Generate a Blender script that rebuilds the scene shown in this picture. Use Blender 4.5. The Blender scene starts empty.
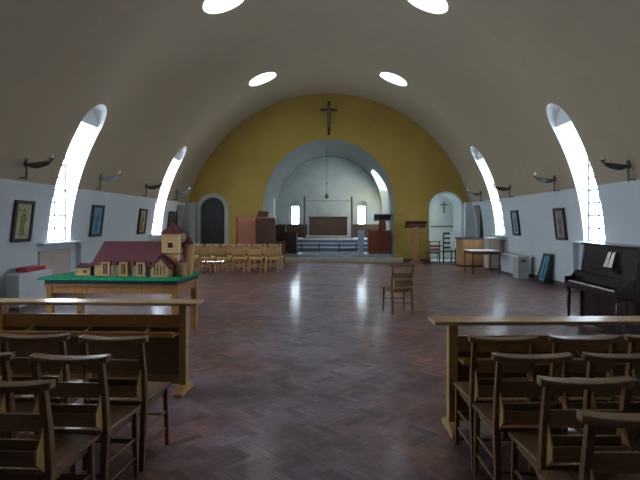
import bpy, bmesh, math, random
from mathutils import Vector, Matrix
random.seed(7)
PI = math.pi
R = math.radians
scn = bpy.context.scene
COL = scn.collection

# ------------------------------------------------------------------ mesh helper
class MB:
    def __init__(s):
        s.v = []; s.f = []; s.m = []
    def add(s, vs, fs, mi=0):
        b = len(s.v)
        s.v += [tuple(v) for v in vs]
        s.f += [tuple(b + i for i in f) for f in fs]
        s.m += [mi] * len(fs)
        return s
    def box(s, x0, x1, y0, y1, z0, z1, mi=0):
        if x0 > x1: x0, x1 = x1, x0
        if y0 > y1: y0, y1 = y1, y0
        if z0 > z1: z0, z1 = z1, z0
        return s.add([(x0,y0,z0),(x1,y0,z0),(x1,y1,z0),(x0,y1,z0),(x0,y0,z1),(x1,y0,z1),(x1,y1,z1),(x0,y1,z1)],
              [(0,3,2,1),(4,5,6,7),(0,1,5,4),(1,2,6,5),(2,3,7,6),(3,0,4,7)], mi)
    def hexa(s, b, t, mi=0):      # four bottom points and four top points, counter-clockwise from above
        return s.add(list(b) + list(t), [(0,3,2,1),(4,5,6,7),(0,1,5,4),(1,2,6,5),(2,3,7,6),(3,0,4,7)], mi)
    def prism(s, poly, axis, a, b, mi=0):   # poly of 2D points, swept along axis a..b
        n = len(poly)
        def P(p, t):
            if axis == 'y': return (p[0], t, p[1])
            if axis == 'x': return (t, p[0], p[1])
            return (p[0], p[1], t)
        vs = [P(p, a) for p in poly] + [P(p, b) for p in poly]
        fs = [tuple(range(n)), tuple(range(2*n-1, n-1, -1))]
        for i in range(n):
            j = (i + 1) % n
            fs.append((i, n + i, n + j, j))
        return s.add(vs, fs, mi)
    def tube(s, pts, rad, n=8, mi=0):
        pts = [Vector(p) for p in pts]
        if not isinstance(rad, (list, tuple)): rad = [rad] * len(pts)
        rings = []; up = None
        for i, p in enumerate(pts):
            d = (pts[min(i+1, len(pts)-1)] - pts[max(i-1, 0)]).normalized()
            if up is None:
                up = Vector((0,0,1)) if abs(d.z) < .9 else Vector((0,1,0))
            side = d.cross(up).normalized(); up2 = side.cross(d).normalized(); up = up2
            rings.append([p + (side*math.cos(2*PI*k/n) + up2*math.sin(2*PI*k/n)) * rad[i] for k in range(n)])
        vs = [q for r in rings for q in r]; fs = []
        for i in range(len(rings)-1):
            for k in range(n):
                k2 = (k+1) % n
                fs.append((i*n+k, i*n+k2, (i+1)*n+k2, (i+1)*n+k))
        fs.append(tuple(range(n-1, -1, -1)))
        fs.append(tuple((len(rings)-1)*n + k for k in range(n)))
        return s.add(vs, fs, mi)
    def lathe(s, prof, c=(0,0,0), n=20, mi=0):   # prof = [(r,z)...]
        vs = []; fs = []
        for (r, z) in prof:
            for k in range(n):
                a = 2*PI*k/n
                vs.append((c[0]+r*math.cos(a), c[1]+r*math.sin(a), c[2]+z))
        for i in range(len(prof)-1):
            for k in range(n):
                k2 = (k+1) % n
                fs.append((i*n+k, i*n+k2, (i+1)*n+k2, (i+1)*n+k))
        fs.append(tuple(range(n-1, -1, -1)))
        fs.append(tuple((len(prof)-1)*n + k for k in range(n)))
        return s.add(vs, fs, mi)
    def mesh(s, name, mat=None):
        me = bpy.data.meshes.new(name)
        if mat: me.materials.append(mat)
        me.from_pydata(s.v, [], s.f)
        me.validate()
        bm = bmesh.new(); bm.from_mesh(me)
        bmesh.ops.recalc_face_normals(bm, faces=bm.faces)
        bm.to_mesh(me); bm.free()
        return me
    def build(s, name, mats, parent=None, bevel=0, smooth=False, seg=2):
        me = bpy.data.meshes.new(name)
        me.from_pydata(s.v, [], s.f)
        if not isinstance(mats, (list, tuple)): mats = [mats]
        for m in mats: me.materials.append(m)
        for p, mi in zip(me.polygons, s.m): p.material_index = mi
        bm = bmesh.new(); bm.from_mesh(me)
        bmesh.ops.recalc_face_normals(bm, faces=bm.faces)
        bm.to_mesh(me); bm.free()
        if smooth:
            for p in me.polygons: p.use_smooth = True
            me.set_sharp_from_angle(angle=R(40))
        o = bpy.data.objects.new(name, me); COL.objects.link(o)
        if parent: o.parent = parent
        if bevel:
            b = o.modifiers.new('bevel', 'BEVEL'); b.width = bevel; b.segments = seg; b.limit_method = 'ANGLE'; b.angle_limit = R(35)
        return o

def tag(o, label=None, cat=None, group=None, kind=None):
    if label: o['label'] = label
    if cat: o['category'] = cat
    if group: o['group'] = group
    if kind: o['kind'] = kind
    return o
def thing(name, label, cat, loc=(0,0,0), rz=0, group=None, rx=0):
    o = bpy.data.objects.new(name, None); COL.objects.link(o)
    o.empty_display_size = .1
    o.location = loc; o.rotation_euler = (rx, 0, rz)
    return tag(o, label, cat, group)
def kids(o): return [c for c in bpy.data.objects if c.parent == o]
def copy_tree(o, parent=None):
    c = o.copy(); COL.objects.link(c); c.parent = parent
    for ch in kids(o): copy_tree(ch, c)
    return c
def struct(o): o['kind'] = 'structure'; return o

# ------------------------------------------------------------------ node expressions
class NT:
    def __init__(s, name):
        s.m = bpy.data.materials.new(name); s.m.use_nodes = True
        s.t = s.m.node_tree; s.n = s.t.nodes; s.l = s.t.links
        s.b = s.n['Principled BSDF']
    def node(s, typ, **kw):
        n = s.n.new(typ)
        for k, v in kw.items(): setattr(n, k, v)
        return n
    def put(s, sock, v):
        if isinstance(v, (int, float)): sock.default_value = v
        elif isinstance(v, (tuple, list)): sock.default_value = v
        else: s.l.new(v, sock)
    def math(s, op, a, b=0.0, c=None):
        n = s.node('ShaderNodeMath', operation=op)
        s.put(n.inputs[0], a); s.put(n.inputs[1], b)
        if c is not None: s.put(n.inputs[2], c)
        return n.outputs[0]
    def coords(s, kind='Object'):
        return s.node('ShaderNodeTexCoord').outputs[kind]
    def scale(s, vec, sc):
        n = s.node('ShaderNodeMapping'); s.l.new(vec, n.inputs['Vector']); n.inputs['Scale'].default_value = sc
        return n.outputs[0]
    def noise(s, vec, scale=5, detail=3, rough=.5, dist=0):
        n = s.node('ShaderNodeTexNoise'); s.l.new(vec, n.inputs['Vector'])
        n.inputs['Scale'].default_value = scale; n.inputs['Detail'].default_value = detail
        n.inputs['Roughness'].default_value = rough; n.inputs['Distortion'].default_value = dist
        return n.outputs['Fac']
    def ramp(s, fac, stops):
        n = s.node('ShaderNodeValToRGB'); s.put(n.inputs[0], fac)
        e = n.color_ramp.elements
        while len(e) < len(stops): e.new(.5)
        for el, (p, c) in zip(e, stops):
            el.position = p; el.color = (c[0], c[1], c[2], 1)
        return n.outputs[0]
    def mix(s, fac, a, b, blend='MIX'):
        n = s.node('ShaderNodeMix', data_type='RGBA', blend_type=blend)
        s.put(n.inputs[0], fac)
        s.put(n.inputs[6], a if not isinstance(a, tuple) else (*a[:3], 1)); s.put(n.inputs[7], b if not isinstance(b, tuple) else (*b[:3], 1))
        return n.outputs[2]
    def bump(s, h, strength=.2, dist=.01):
        n = s.node('ShaderNodeBump'); s.l.new(h, n.inputs['Height'])
        n.inputs['Strength'].default_value = strength; n.inputs['Distance'].default_value = dist
        s.l.new(n.outputs[0], s.b.inputs['Normal'])
    def color(s, c): s.put(s.b.inputs['Base Color'], c)
    def rough(s, r): s.put(s.b.inputs['Roughness'], r)

def plain(name, col, rough=.6, var=.12, sc=6, metal=0, bump=0, spec=None):
    t = NT(name)
    v = t.noise(t.coords(), sc, 4)
    lo = tuple(c * (1 - var) for c in col); hi = tuple(min(1, c * (1 + var)) for c in col)
    t.color(t.ramp(v, [(.3, lo), (.7, hi)]))
    t.rough(rough); t.b.inputs['Metallic'].default_value = metal
    if spec is not None: t.b.inputs['Specular IOR Level'].default_value = spec
    if bump: t.bump(v, bump)
    return t.m
def wood(name, dark, light, rough=.4, axis=0, sc=3.0):
    t = NT(name)
    s = [14, 14, 14]; s[axis] = 1.2
    c = t.scale(t.coords(), tuple(s))
    g = t.noise(c, sc, 5, .6, .8)
    big = t.noise(t.coords(), 2.2, 2)
    col = t.ramp(g, [(.3, dark), (.7, light)])
    info = t.node('ShaderNodeObjectInfo').outputs['Random']
    k = t.math('ADD', t.math('MULTIPLY', big, .4), t.math('MULTIPLY', info, .25))
    col = t.mix(k, col, tuple(x * .55 for x in dark))
    t.color(col); t.rough(t.math('ADD', t.math('MULTIPLY', g, .08), rough - .04))
    return t.m

# ------------------------------------------------------------------ materials
M = {}
M['chair'] = wood('chair_wood', (.15,.072,.028), (.25,.13,.052), .34, 2)
M['chair_h'] = wood('chair_rail_sheen_wood', (.22,.12,.06), (.34,.21,.12), .20, 0)  # lighter than the posts, with the sheen on the rails painted in
M['oak_h'] = wood('pale_oak_rail', (.50,.33,.16), (.62,.43,.22), .42, 0)
M['chair_side_lit'] = wood('chair_box_wood_lit', (.42,.23,.07), (.60,.36,.13), .4, 2)  # paler than the posts: side light on the box ends put into the colour
M['chair_seat'] = wood('chair_seat_wood', (.18,.10,.055), (.32,.19,.11), .20, 1)
M['oak'] = wood('pale_oak', (.66,.40,.14), (.84,.55,.23), .42, 2)
M['desk'] = wood('desk_oak', (.42,.21,.065), (.58,.32,.11), .38, 0)
M['desk_v'] = wood('desk_oak_upright', (.50,.29,.10), (.66,.42,.17), .38, 2)
M['desk_shade'] = wood('desk_panel_shade', (.17,.09,.038), (.27,.15,.062), .45, 0)  # darker copy of the desk oak, shade on the lower panel painted in
M['desk_top'] = wood('desk_top_oak', (.50,.33,.16), (.68,.48,.27), .25, 0)
M['table'] = wood('table_wood', (.42,.18,.05), (.62,.30,.09), .4, 2)
M['red_wood'] = wood('red_wood', (.20,.05,.016), (.30,.095,.03), .6, 2)
M['brown_wood'] = wood('brown_wood', (.075,.030,.016), (.13,.055,.028), .6, 2)
M['dark_wood'] = wood('dark_wood', (.028,.016,.012), (.06,.036,.028), .4, 2)
M['lectern'] = wood('lectern_wood', (.30,.13,.055), (.46,.23,.10), .4, 2)
M['table_dark'] = wood('dark_table_wood', (.12,.06,.035), (.2,.11,.06), .35, 2)
M['cabinet'] = wood('cabinet_wood', (.42,.22,.09), (.6,.36,.16), .4, 2)
M['piano'] = plain('piano_lacquer', (.022,.014,.014), .22, .3, 3)
M['ivory'] = plain('ivory', (.75,.73,.66), .3, .04)
M['ebony'] = plain('ebony', (.01,.01,.01), .3, .1)
M['iron'] = plain('dark_iron', (.085,.095,.095), .42, .3, 12, .5)
M['wax'] = plain('wax_white', (.75,.75,.70), .5, .05)
M['white_paint'] = plain('white_enamel', (.62,.68,.74), .4, .05, 3)
M['grey_paint'] = plain('grey_enamel', (.42,.45,.44), .5, .08, 3)
M['red_box'] = plain('red_card', (.42,.03,.05), .55, .15, 5)
M['green_cloth'] = plain('green_baize', (.0,.26,.10), .95, .25, 40, 0, .3)
M['blue_black'] = plain('blue_black_board', (.03,.04,.07), .6, .3, 8)
M['cloth'] = plain('white_cloth', (.8,.82,.88), .9, .05, 9, 0, .2)
M['paper'] = plain('paper', (.82,.82,.78), .8, .04, 12)
M['dark_slats'] = plain('black_slats', (.012,.013,.012), .5, .3, 5)
M['frame'] = plain('picture_frame', (.03,.026,.02), .4, .3, 10)
M['pale_trim'] = plain('pale_green_paint', (.42,.45,.40), .7, .06, 3)
M['panel_green'] = plain('grey_green_paint', (.36,.42,.39), .6, .08, 2)
M['skirting'] = plain('skirting_grey', (.10,.10,.10), .5, .15, 4)
M['beige_panel'] = plain('beige_panel', (.5,.45,.40), .7, .08, 3)
M['lead'] = plain('window_bars', (.08,.085,.10), .5, .1)
M['pole_wood'] = plain('post_paint', (.10,.10,.09), .5, .2)
M['stall_blue'] = plain('blue_grey_cloth', (.32,.38,.47), .8, .1, 5)
M['carpet'] = plain('blue_carpet', (.14,.19,.28), .8, .15, 5)
M['nosing'] = plain('lit_nosing', (.55,.60,.66), .3, .08, 5)  # pale colour stands in for light reflected off step tops and rail
M['brass'] = plain('old_brass', (.3,.23,.1), .35, .2, 6, .9)
M['corpus'] = plain('bronze_figure', (.16,.14,.10), .5, .15)
M['roof_red'] = None

def m_white_wall():
    t = NT('white_wall_paint'); c = t.coords()
    a = t.noise(c, .6, 4); b = t.noise(c, 9, 4)
    t.color(t.ramp(t.math('ADD', t.math('MULTIPLY', a, .7), t.math('MULTIPLY', b, .3)), [(.3, (.53,.61,.65)), (.7, (.61,.69,.73))]))
    t.rough(.75); t.bump(b, .1, .01); return t.m
def m_vault():
    t = NT('vault_paint')
    c = t.coords(); sep = t.node('ShaderNodeSeparateXYZ'); t.l.new(c, sep.inputs[0])
    ang = t.math('MULTIPLY', t.math('ARCTAN2', t.math('SUBTRACT', sep.outputs[2], .91), sep.outputs[0]), 5.87)
    cb = t.node('ShaderNodeCombineXYZ'); t.l.new(ang, cb.inputs[0]); t.l.new(sep.outputs[1], cb.inputs[1])
    br = t.node('ShaderNodeTexBrick'); t.l.new(cb.outputs[0], br.inputs['Vector'])
    br.inputs['Scale'].default_value = 1; br.inputs['Brick Width'].default_value = .6; br.inputs['Row Height'].default_value = .3
    br.inputs['Mortar Size'].default_value = .008; br.inputs['Mortar Smooth'].default_value = .6
    br.offset = .5
    br.inputs['Color1'].default_value = (.415,.345,.24,1); br.inputs['Color2'].default_value = (.39,.32,.225,1); br.inputs['Mortar'].default_value = (.345,.285,.195,1)
    n = t.noise(c, .5, 4)
    col = t.mix(n, br.outputs[0], (.375,.32,.225), 'MIX')
    t.color(col); t.rough(.7)
    t.bump(t.noise(c, 14, 3), .15, .01); return t.m
def m_yellow():
    t = NT('ochre_wall_paint'); c = t.coords()
    t.color(t.ramp(t.noise(c, .9, 4), [(.3, (.35,.24,.042)), (.7, (.42,.295,.06))])); t.rough(.75)
    t.bump(t.noise(c, 12, 3), .12, .01); return t.m
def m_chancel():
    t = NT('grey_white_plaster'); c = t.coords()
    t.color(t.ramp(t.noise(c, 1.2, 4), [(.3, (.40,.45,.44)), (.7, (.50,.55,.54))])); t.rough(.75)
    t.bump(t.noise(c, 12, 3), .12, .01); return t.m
def m_floor():
    t = NT('herringbone_parquet'); c = t.coords()
    mp = t.node('ShaderNodeMapping'); t.l.new(c, mp.inputs[0]); mp.inputs['Rotation'].default_value = (0,0,R(45)); mp.inputs['Scale'].default_value = (1/.064,)*3
    sep = t.node('ShaderNodeSeparateXYZ'); t.l.new(mp.outputs[0], sep.inputs[0])
    u = t.math('ADD', sep.outputs[0], 1000.0); v = t.math('ADD', sep.outputs[1], 1000.0); L = 4.0
    i = t.math('FLOOR', u); j = t.math('FLOOR', v)
    k = t.math('FLOORED_MODULO', t.math('ADD', t.math('SUBTRACT', i, j), .01), 2*L)
    k = t.math('FLOOR', k)
    hor = t.math('LESS_THAN', k, L - .5)
    hx = t.math('SUBTRACT', i, k)
    jt = t.math('ADD', j, t.math('SUBTRACT', k, L))
    ida = t.math('ADD', t.math('MULTIPLY', hor, hx), t.math('MULTIPLY', t.math('SUBTRACT', 1.0, hor), i))
    idb = t.math('ADD', t.math('MULTIPLY', hor, j), t.math('MULTIPLY', t.math('SUBTRACT', 1.0, hor), jt))
    cb = t.node('ShaderNodeCombineXYZ'); t.l.new(ida, cb.inputs[0]); t.l.new(idb, cb.inputs[1]); t.l.new(hor, cb.inputs[2])
    wn = t.node('ShaderNodeTexWhiteNoise', noise_dimensions='3D'); t.l.new(cb.outputs[0], wn.inputs[0])
    # edges of a block
    def mixh(a, b): return t.math('ADD', t.math('MULTIPLY', hor, a), t.math('MULTIPLY', t.math('SUBTRACT', 1.0, hor), b))
    along = mixh(t.math('SUBTRACT', u, hx), t.math('SUBTRACT', v, t.math('SUBTRACT', jt, L - 1)))
    across = mixh(t.math('SUBTRACT', v, j), t.math('SUBTRACT', u, i))
    e1 = t.math('MINIMUM', along, t.math('SUBTRACT', L, along))
    e2 = t.math('MINIMUM', across, t.math('SUBTRACT', 1.0, across))
    e = t.math('MINIMUM', e1, e2)
    gap = t.math('LESS_THAN', e, .035)
    base = t.ramp(wn.outputs[0], [(0, (.07,.03,.028)), (.22, (.18,.07,.05)), (.45, (.31,.13,.09)), (.6, (.23,.13,.14)), (.8, (.15,.08,.08)), (1, (.35,.19,.14))])
    big = t.noise(c, .55, 5, .6)
    worn = t.ramp(wn.outputs[0], [(0, (.15,.125,.175)), (.3, (.31,.26,.35)), (.6, (.22,.19,.27)), (.85, (.34,.28,.34)), (1, (.38,.31,.34))])
    sx = t.node('ShaderNodeSeparateXYZ'); t.l.new(c, sx.inputs[0])
    aisle = t.math('MULTIPLY', t.math('ABSOLUTE', t.math('ADD', sx.outputs[0], .1)), -.16)
    mk = t.math('ADD', t.math('ADD', big, aisle), t.math('MULTIPLY', t.noise(c, 2.6, 4, .65), .35))
    base = t.mix(t.ramp(mk, [(.42, (0,0,0)), (.62, (.85,.85,.85))]), base, worn)
    grain = t.noise(t.scale(mp.outputs[0], (1, 1, 1)), 3, 3)
    blot = t.ramp(t.noise(c, 1.5, 5, .65, .6), [(.35, (.50,.46,.46)), (.5, (.85,.82,.84)), (.68, (1.15,1.08,1.12))])
    base = t.mix(1.0, base, blot, 'MULTIPLY')
    base = t.mix(t.math('MULTIPLY', grain, .35), base, (.05,.03,.028))
    base = t.mix(t.math('MULTIPLY', gap, .6), base, (.02,.013,.012))
    t.color(base)
    rg = t.math('ADD', t.math('MULTIPLY', wn.outputs[0], .08), t.math('ADD', .40, t.math('MULTIPLY', big, .14)))
    t.rough(rg)
    h = t.math('ADD', t.math('MULTIPLY', wn.outputs[0], .35), t.math('ADD', t.math('MULTIPLY', grain, .35), t.math('MULTIPLY', gap, -.8)))
    t.bump(h, .4, .003)
    t.b.inputs['Specular IOR Level'].default_value = .6
    t.b.inputs['Coat Weight'].default_value = .28; t.b.inputs['Coat Roughness'].default_value = .16
    return t.m
def m_glass():
    t = NT('obscured_window_glass')
    t.n.remove(t.b)
    tr = t.node('ShaderNodeBsdfTransparent'); tr.inputs[0].default_value = (.93,.96,1,1)
    gl = t.node('ShaderNodeBsdfGlossy'); gl.inputs['Roughness'].default_value = .15
    mx = t.node('ShaderNodeMixShader'); mx.inputs[0].default_value = .07; t.l.new(tr.outputs[0], mx.inputs[1]); t.l.new(gl.outputs[0], mx.inputs[2])
    t.l.new(mx.outputs[0], t.n['Material Output'].inputs[0])
    return t.m
def m_opal():
    t = NT('opal_rooflight'); t.n.remove(t.b)
    tr = t.node('ShaderNodeBsdfTranslucent'); tr.inputs[0].default_value = (.62,.56,.56,1)
    t.l.new(tr.outputs[0], t.n['Material Output'].inputs[0]); return t.m
def m_brickish(name, c1, c2, mortar, w, h, sc=1):
    t = NT(name); c = t.coords()
    sep = t.node('ShaderNodeSeparateXYZ'); t.l.new(c, sep.inputs[0])
    cb = t.node('ShaderNodeCombineXYZ'); t.l.new(t.math('ADD', sep.outputs[0], sep.outputs[1]), cb.inputs[0]); t.l.new(sep.outputs[2], cb.inputs[1])
    br = t.node('ShaderNodeTexBrick'); t.l.new(cb.outputs[0], br.inputs['Vector']); br.inputs['Scale'].default_value = sc
    br.inputs['Brick Width'].default_value = w; br.inputs['Row Height'].default_value = h; br.inputs['Mortar Size'].default_value = h*.08
    br.inputs['Color1'].default_value = (*c1,1); br.inputs['Color2'].default_value = (*c2,1); br.inputs['Mortar'].default_value = (*mortar,1)
    t.color(br.outputs[0]); t.rough(.7); return t.m
M['white_wall'] = m_white_wall(); M['vault'] = m_vault(); M['yellow'] = m_yellow(); M['chancel'] = m_chancel(); M['floor'] = m_floor()
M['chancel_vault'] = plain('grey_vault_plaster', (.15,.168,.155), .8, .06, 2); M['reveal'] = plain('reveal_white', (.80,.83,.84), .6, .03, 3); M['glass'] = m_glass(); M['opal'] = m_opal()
M['model_wall'] = m_brickish('model_wall_wood', (.74,.47,.20), (.62,.37,.15), (.34,.19,.08), .04, .012)
M['model_roof'] = m_brickish('model_roof_tiles', (.21,.055,.06), (.14,.038,.05), (.07,.022,.03), .016, .016)
M['model_window'] = plain('model_window_dark', (.02,.016,.012), .4, .2)
M['stone_step'] = plain('pale_step_wood', (.40,.36,.27), .35, .12, 4)
M['chancel_floor'] = plain('chancel_floor', (.30,.34,.38), .2, .12, 3)
M['dado'] = wood('dado_panelling', (.11,.062,.042), (.16,.095,.065), .5, 2)
M['canvas'] = None
def canvas(name, bg, c2, c3):
    t = NT(name); c = t.coords()
    n = t.noise(c, 6, 5, .6, 1.5); n2 = t.noise(c, 14, 3)
    t.color(t.mix(t.math('MULTIPLY', n2, .5), t.ramp(n, [(.32, c3), (.45, c2), (.56, bg), (.75, bg)]), tuple(x*.6 for x in bg)))
    t.rough(.35); return t.m

# ------------------------------------------------------------------ booleans
def cut(o, cutters):
    for cme in cutters:
        co = bpy.data.objects.new('cutter', cme); COL.objects.link(co)
        md = o.modifiers.new('cut', 'BOOLEAN'); md.operation = 'DIFFERENCE'; md.solver = 'EXACT'; md.object = co
        if len(cme.materials): md.material_mode = 'TRANSFER'
        bpy.context.view_layer.update()
        dg = bpy.context.evaluated_depsgraph_get()
        me = bpy.data.meshes.new_from_object(o.evaluated_get(dg))
        o.modifiers.clear(); old = o.data; o.data = me; me.name = old.name
        bpy.data.objects.remove(co)
    return o

# ------------------------------------------------------------------ nave
ZC, RR, YF = .91, 5.87, 20.6
ZB = 2.37                                  # top of the white band
WINS = [4.9, 11.14, 17.38]           # window centres along the nave
Y0 = -4.0
def cx(z): return math.sqrt(RR*RR - (z-ZC)**2) if z > ZC else RR
aB = math.asin((ZB-ZC)/RR)

floor_o = struct(MB().box(-6.15, 6.15, Y0-.3, YF+.02, -.2, 0).build('floor', M['floor']))

def arch_poly(c, half, z0, ztop, n=20):
    zs = ztop - half
    p = [(c-half, z0), (c+half, z0)]
    for k in range(n+1):
        a = PI*k/n
        p.append((c + half*math.cos(a), zs + half*math.sin(a)))
    return p
XG = 5.97
def wins(s): return [y + (.08 if s < 0 else 0) for y in WINS]
def win_cutters(sgn):
    a = MB(); b = MB(); n = MB(); d = MB()
    for y in wins(sgn):
        a.prism(arch_poly(y, .45, 1.17, 4.18), 'x', sgn*4.0, sgn*5.22)
        b.box(sgn*4.5, sgn*7.5, y-.45, y+.45, 1.17, 3.75)
        n.box(sgn*5.0, sgn*6.0, y-.80, y+.98, -.5, 1.12)
    n.box(sgn*5.0, sgn*6.04, 19.3, 20.15, -.5, 2.25)
    return [a.mesh('a', M['reveal']), b.mesh('b', M['reveal']), n.mesh('n', M['white_wall'])]
for sgn, nm in ((-1, 'left'), (1, 'right')):
    poly = [(sgn*6.15, 0), (sgn*RR, 0)]
    for k in range(9):
        t_ = aB*k/8
        poly.append((sgn*RR*math.cos(t_), ZC + RR*math.sin(t_)))
    poly.append((sgn*6.15, ZB))
    w = struct(MB().prism(poly, 'y', Y0, YF).build('wall_'+nm, M['white_wall']))
    cut(w, win_cutters(sgn))
# vault
inn = []; out = []
N = 120
for k in range(N+1):
    t_ = aB + (PI-2*aB)*k/N
    inn.append((RR*math.cos(t_), ZC + RR*math.sin(t_)))
for k in range(N+1):
    t_ = aB + (PI-2*aB)*k/N
    s_ = min(t_, PI-t_)
    r_o = 6.15/math.cos(s_) if s_ < R(34) else max(6.2, 6.15/math.cos(R(34)) - (s_-R(34))*5)
    out.append((r_o*math.cos(t_), ZC + r_o*math.sin(t_)))
mb = MB()
vs = [(x, Y0, z) for x, z in inn] + [(x, Y0, z) for x, z in out] + [(x, YF, z) for x, z in inn] + [(x, YF, z) for x, z in out]
n1 = N+1; fs = []
for k in range(N):
    fs += [(k, k+1, 2*n1+k+1, 2*n1+k), (n1+k, 3*n1+k, 3*n1+k+1, n1+k+1), (k, n1+k, n1+k+1, k+1), (2*n1+k, 2*n1+k+1, 3*n1+k+1, 3*n1+k)]
fs += [(0, 2*n1, 3*n1, n1), (N, n1+N, 3*n1+N, 2*n1+N)]
mb.add(vs, fs)
ceil = struct(mb.build('ceiling', M['vault']))
SKY = [4.98, 10.98, 16.98]
def skylight_axis(s):
    x = s*2.18; z = ZC + math.sqrt(RR*RR - x*x)
    nrm = Vector((x, 0, z-ZC)).normalized()
    return x, z, nrm
sk = MB()
for y in SKY:
    for s in (-1, 1):
        x, z, nv = skylight_axis(s)
        p = Vector((x, y, z))
        sk.tube([p - nv*.5, p + nv*1.2], .49, 40)
for s in (-1, 1):
    cs = win_cutters(s); cut(ceil, cs[:2])
cut(ceil, [sk.mesh('s', M['white_wall'])])
k_ = 0
for y in SKY:
    for s in (-1, 1):
        k_ += 1
        x, z, nv = skylight_axis(s); p = Vector((x, y, z))
        e = struct(MB().tube([p + nv*.10, p + nv*.115], .489, 40).build('trim_%d' % k_, M['opal']))

# windows: bars and obscured pane, sill board
wn = 0
for s in (-1, 1):
    for y in wins(s):
        wn += 1
        fr = MB(); x0, x1 = s*(XG-.015), s*(XG+.015)
        for yy in (y-.438, y+.438): fr.box(x0, x1, yy-.012, yy+.012, 1.17, 3.74)
        fr.box(x0, x1, y-.012, y+.012, 1.17, 3.74)
        nrow = 9
        for r_ in range(nrow+1):
            z = 1.18 + r_*(2.55/nrow)
            fr.box(x0, x1, y-.44, y+.44, z-.018, z+.018)
        fo = struct(fr.build('window_%d' % wn, M['lead']))
        MB().box(s*(XG+.016), s*(XG+.022), y-.449, y+.449, 1.171, 3.749).build('pane', M['glass'], fo)
        MB().box(s*5.72, s*6.0, y-.84, y+1.02, 1.12, 1.165).build('window_sill', M['white_wall'], fo, .005)
        # beige board at the back of the recess
        MB().box(s*5.93, s*5.998, y-.62, y+.62, .35, .98).build('recess_board', M['beige_panel'], fo, .005)
# portals
def portal(loc, rot, sx, sy):
    l = bpy.data.lights.new('window_portal', 'AREA'); l.shape = 'RECTANGLE'; l.size = sx; l.size_y = sy
    l.cycles.is_portal = True
    o = bpy.data.objects.new('daylight_portal', l); COL.objects.link(o); o.location = loc; o.rotation_euler = rot
for s in (-1, 1):
    for y in wins(s): portal((s*(XG+.08), y, 2.46), (0, s*PI/2, 0), 2.58, .9)

# skirtings
for s, nm in ((-1, 'left'), (1, 'right')):
    b = MB(); edges = [Y0] + [e for y in wins(s) for e in (y-.80, y+.98)] + [19.3, 20.15, YF]
    for i in range(0, len(edges), 2):
        b.box(s*5.845, s*5.872, edges[i], edges[i+1], 0, .11)
    for y in wins(s): b.box(s*5.975, s*6.0, y-.80, y+.98, 0, .11)
    struct(b.build('baseboard_'+nm, M['skirting']))

# rear wall
struct(MB().box(-6.3, 6.3, Y0-.3, Y0, 0, 7.2).build('wall_back', M['white_wall']))

# far wall with the chancel arch, the doorway and the niche
fw = struct(MB().box(-6.3, 6.3, YF, YF+.35, -.2, 7.6).build('wall_far', M['yellow']))
def arch_open(c, half, z0, ztop, y0, y1, n=28, mat=None): return MB().prism(arch_poly(c, half, z0, ztop, n), 'y', y0, y1).mesh('c', mat)
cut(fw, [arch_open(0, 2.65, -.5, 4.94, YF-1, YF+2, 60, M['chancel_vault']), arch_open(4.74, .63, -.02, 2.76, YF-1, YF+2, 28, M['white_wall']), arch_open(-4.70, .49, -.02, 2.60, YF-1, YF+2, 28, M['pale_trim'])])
def arch_ring(c, r0, r1, zs, z0, y0, y1, n=30):
    m = MB(); vs = []; fs = []
    prof = [(c+r1, z0, c+r0, z0)] + [(c+r1*math.cos(PI*k/n), zs+r1*math.sin(PI*k/n), c+r0*math.cos(PI*k/n), zs+r0*math.sin(PI*k/n)) for k in range(n+1)] + [(c-r1, z0, c-r0, z0)]
    for (a, b, e, f) in prof: vs += [(a,y0,b),(e,y0,f),(a,y1,b),(e,y1,f)]
    for i in range(len(prof)-1):
        p = 4*i; q = p+4
        fs += [(p,q,q+1,p+1),(p+2,p+3,q+3,q+2),(p,p+2,q+2,q),(p+1,q+1,q+3,p+3)]
    fs += [(0,1,3,2), (len(vs)-4, len(vs)-2, len(vs)-1, len(vs)-3)]
    return m.add(vs, fs)
struct(arch_ring(-4.70, .49, .65, 2.11, 0, YF-.02, YF+.10).build('trim_20', M['pale_trim']))
struct(arch_ring(4.74, .63, .70, 2.13, 0, YF-.015, YF+.05).build('trim_29', M['white_wall']))
# dark slatted door in the left arch
dr = MB()
for k in range(9):
    x = -4.70 - .45 + k*.1125
    dx = abs(x+4.70); zt = 2.10 + math.sqrt(max(0, .485**2 - dx*dx)) if dx < .485 else 2.1
    dr.box(x-.045, x+.045, YF+.14, YF+.17, 0.01, zt)
dr.prism(arch_poly(-4.70, .489, .0, 2.599), 'y', YF+.175, YF+.2)
do = struct(dr.build('door_1', M['dark_slats'], None, .004))
MB().lathe([(.0,0),(.02,.0),(.02,.02),(0,.03)], (-4.66, YF+.12, 1.0), 10).build('door_handle', M['brass'], do)
# doors in the side walls by the corners
for s, nm, i in ((-1, 'left', 2), (1, 'right', 3)):
    d = MB(); d.box(s*5.98, s*6.03, 19.31, 20.14, .01, 2.24)
    for a in range(2):
        for b in range(3):
            d.box(s*5.97, s*5.98, 19.40+a*.38, 19.69+a*.38, .15+b*.7, .72+b*.7)
    do = struct(d.build('door_%d' % i, M['dark_slats']))
    MB().tube([(s*5.965, 19.4, 1.0), (s*5.93, 19.4, 1.0), (s*5.93, 19.52, 1.0)], .012, 8).build('door_handle', M['brass'], do)
    # pale corner piers
    xa = 5.28 if s < 0 else 5.44
    struct(MB().box(s*xa, s*5.92, 20.28, YF, 0, 2.38).build('wall_corner_'+nm, M['panel_green'] if s < 0 else M['white_wall'], None, .01))
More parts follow.
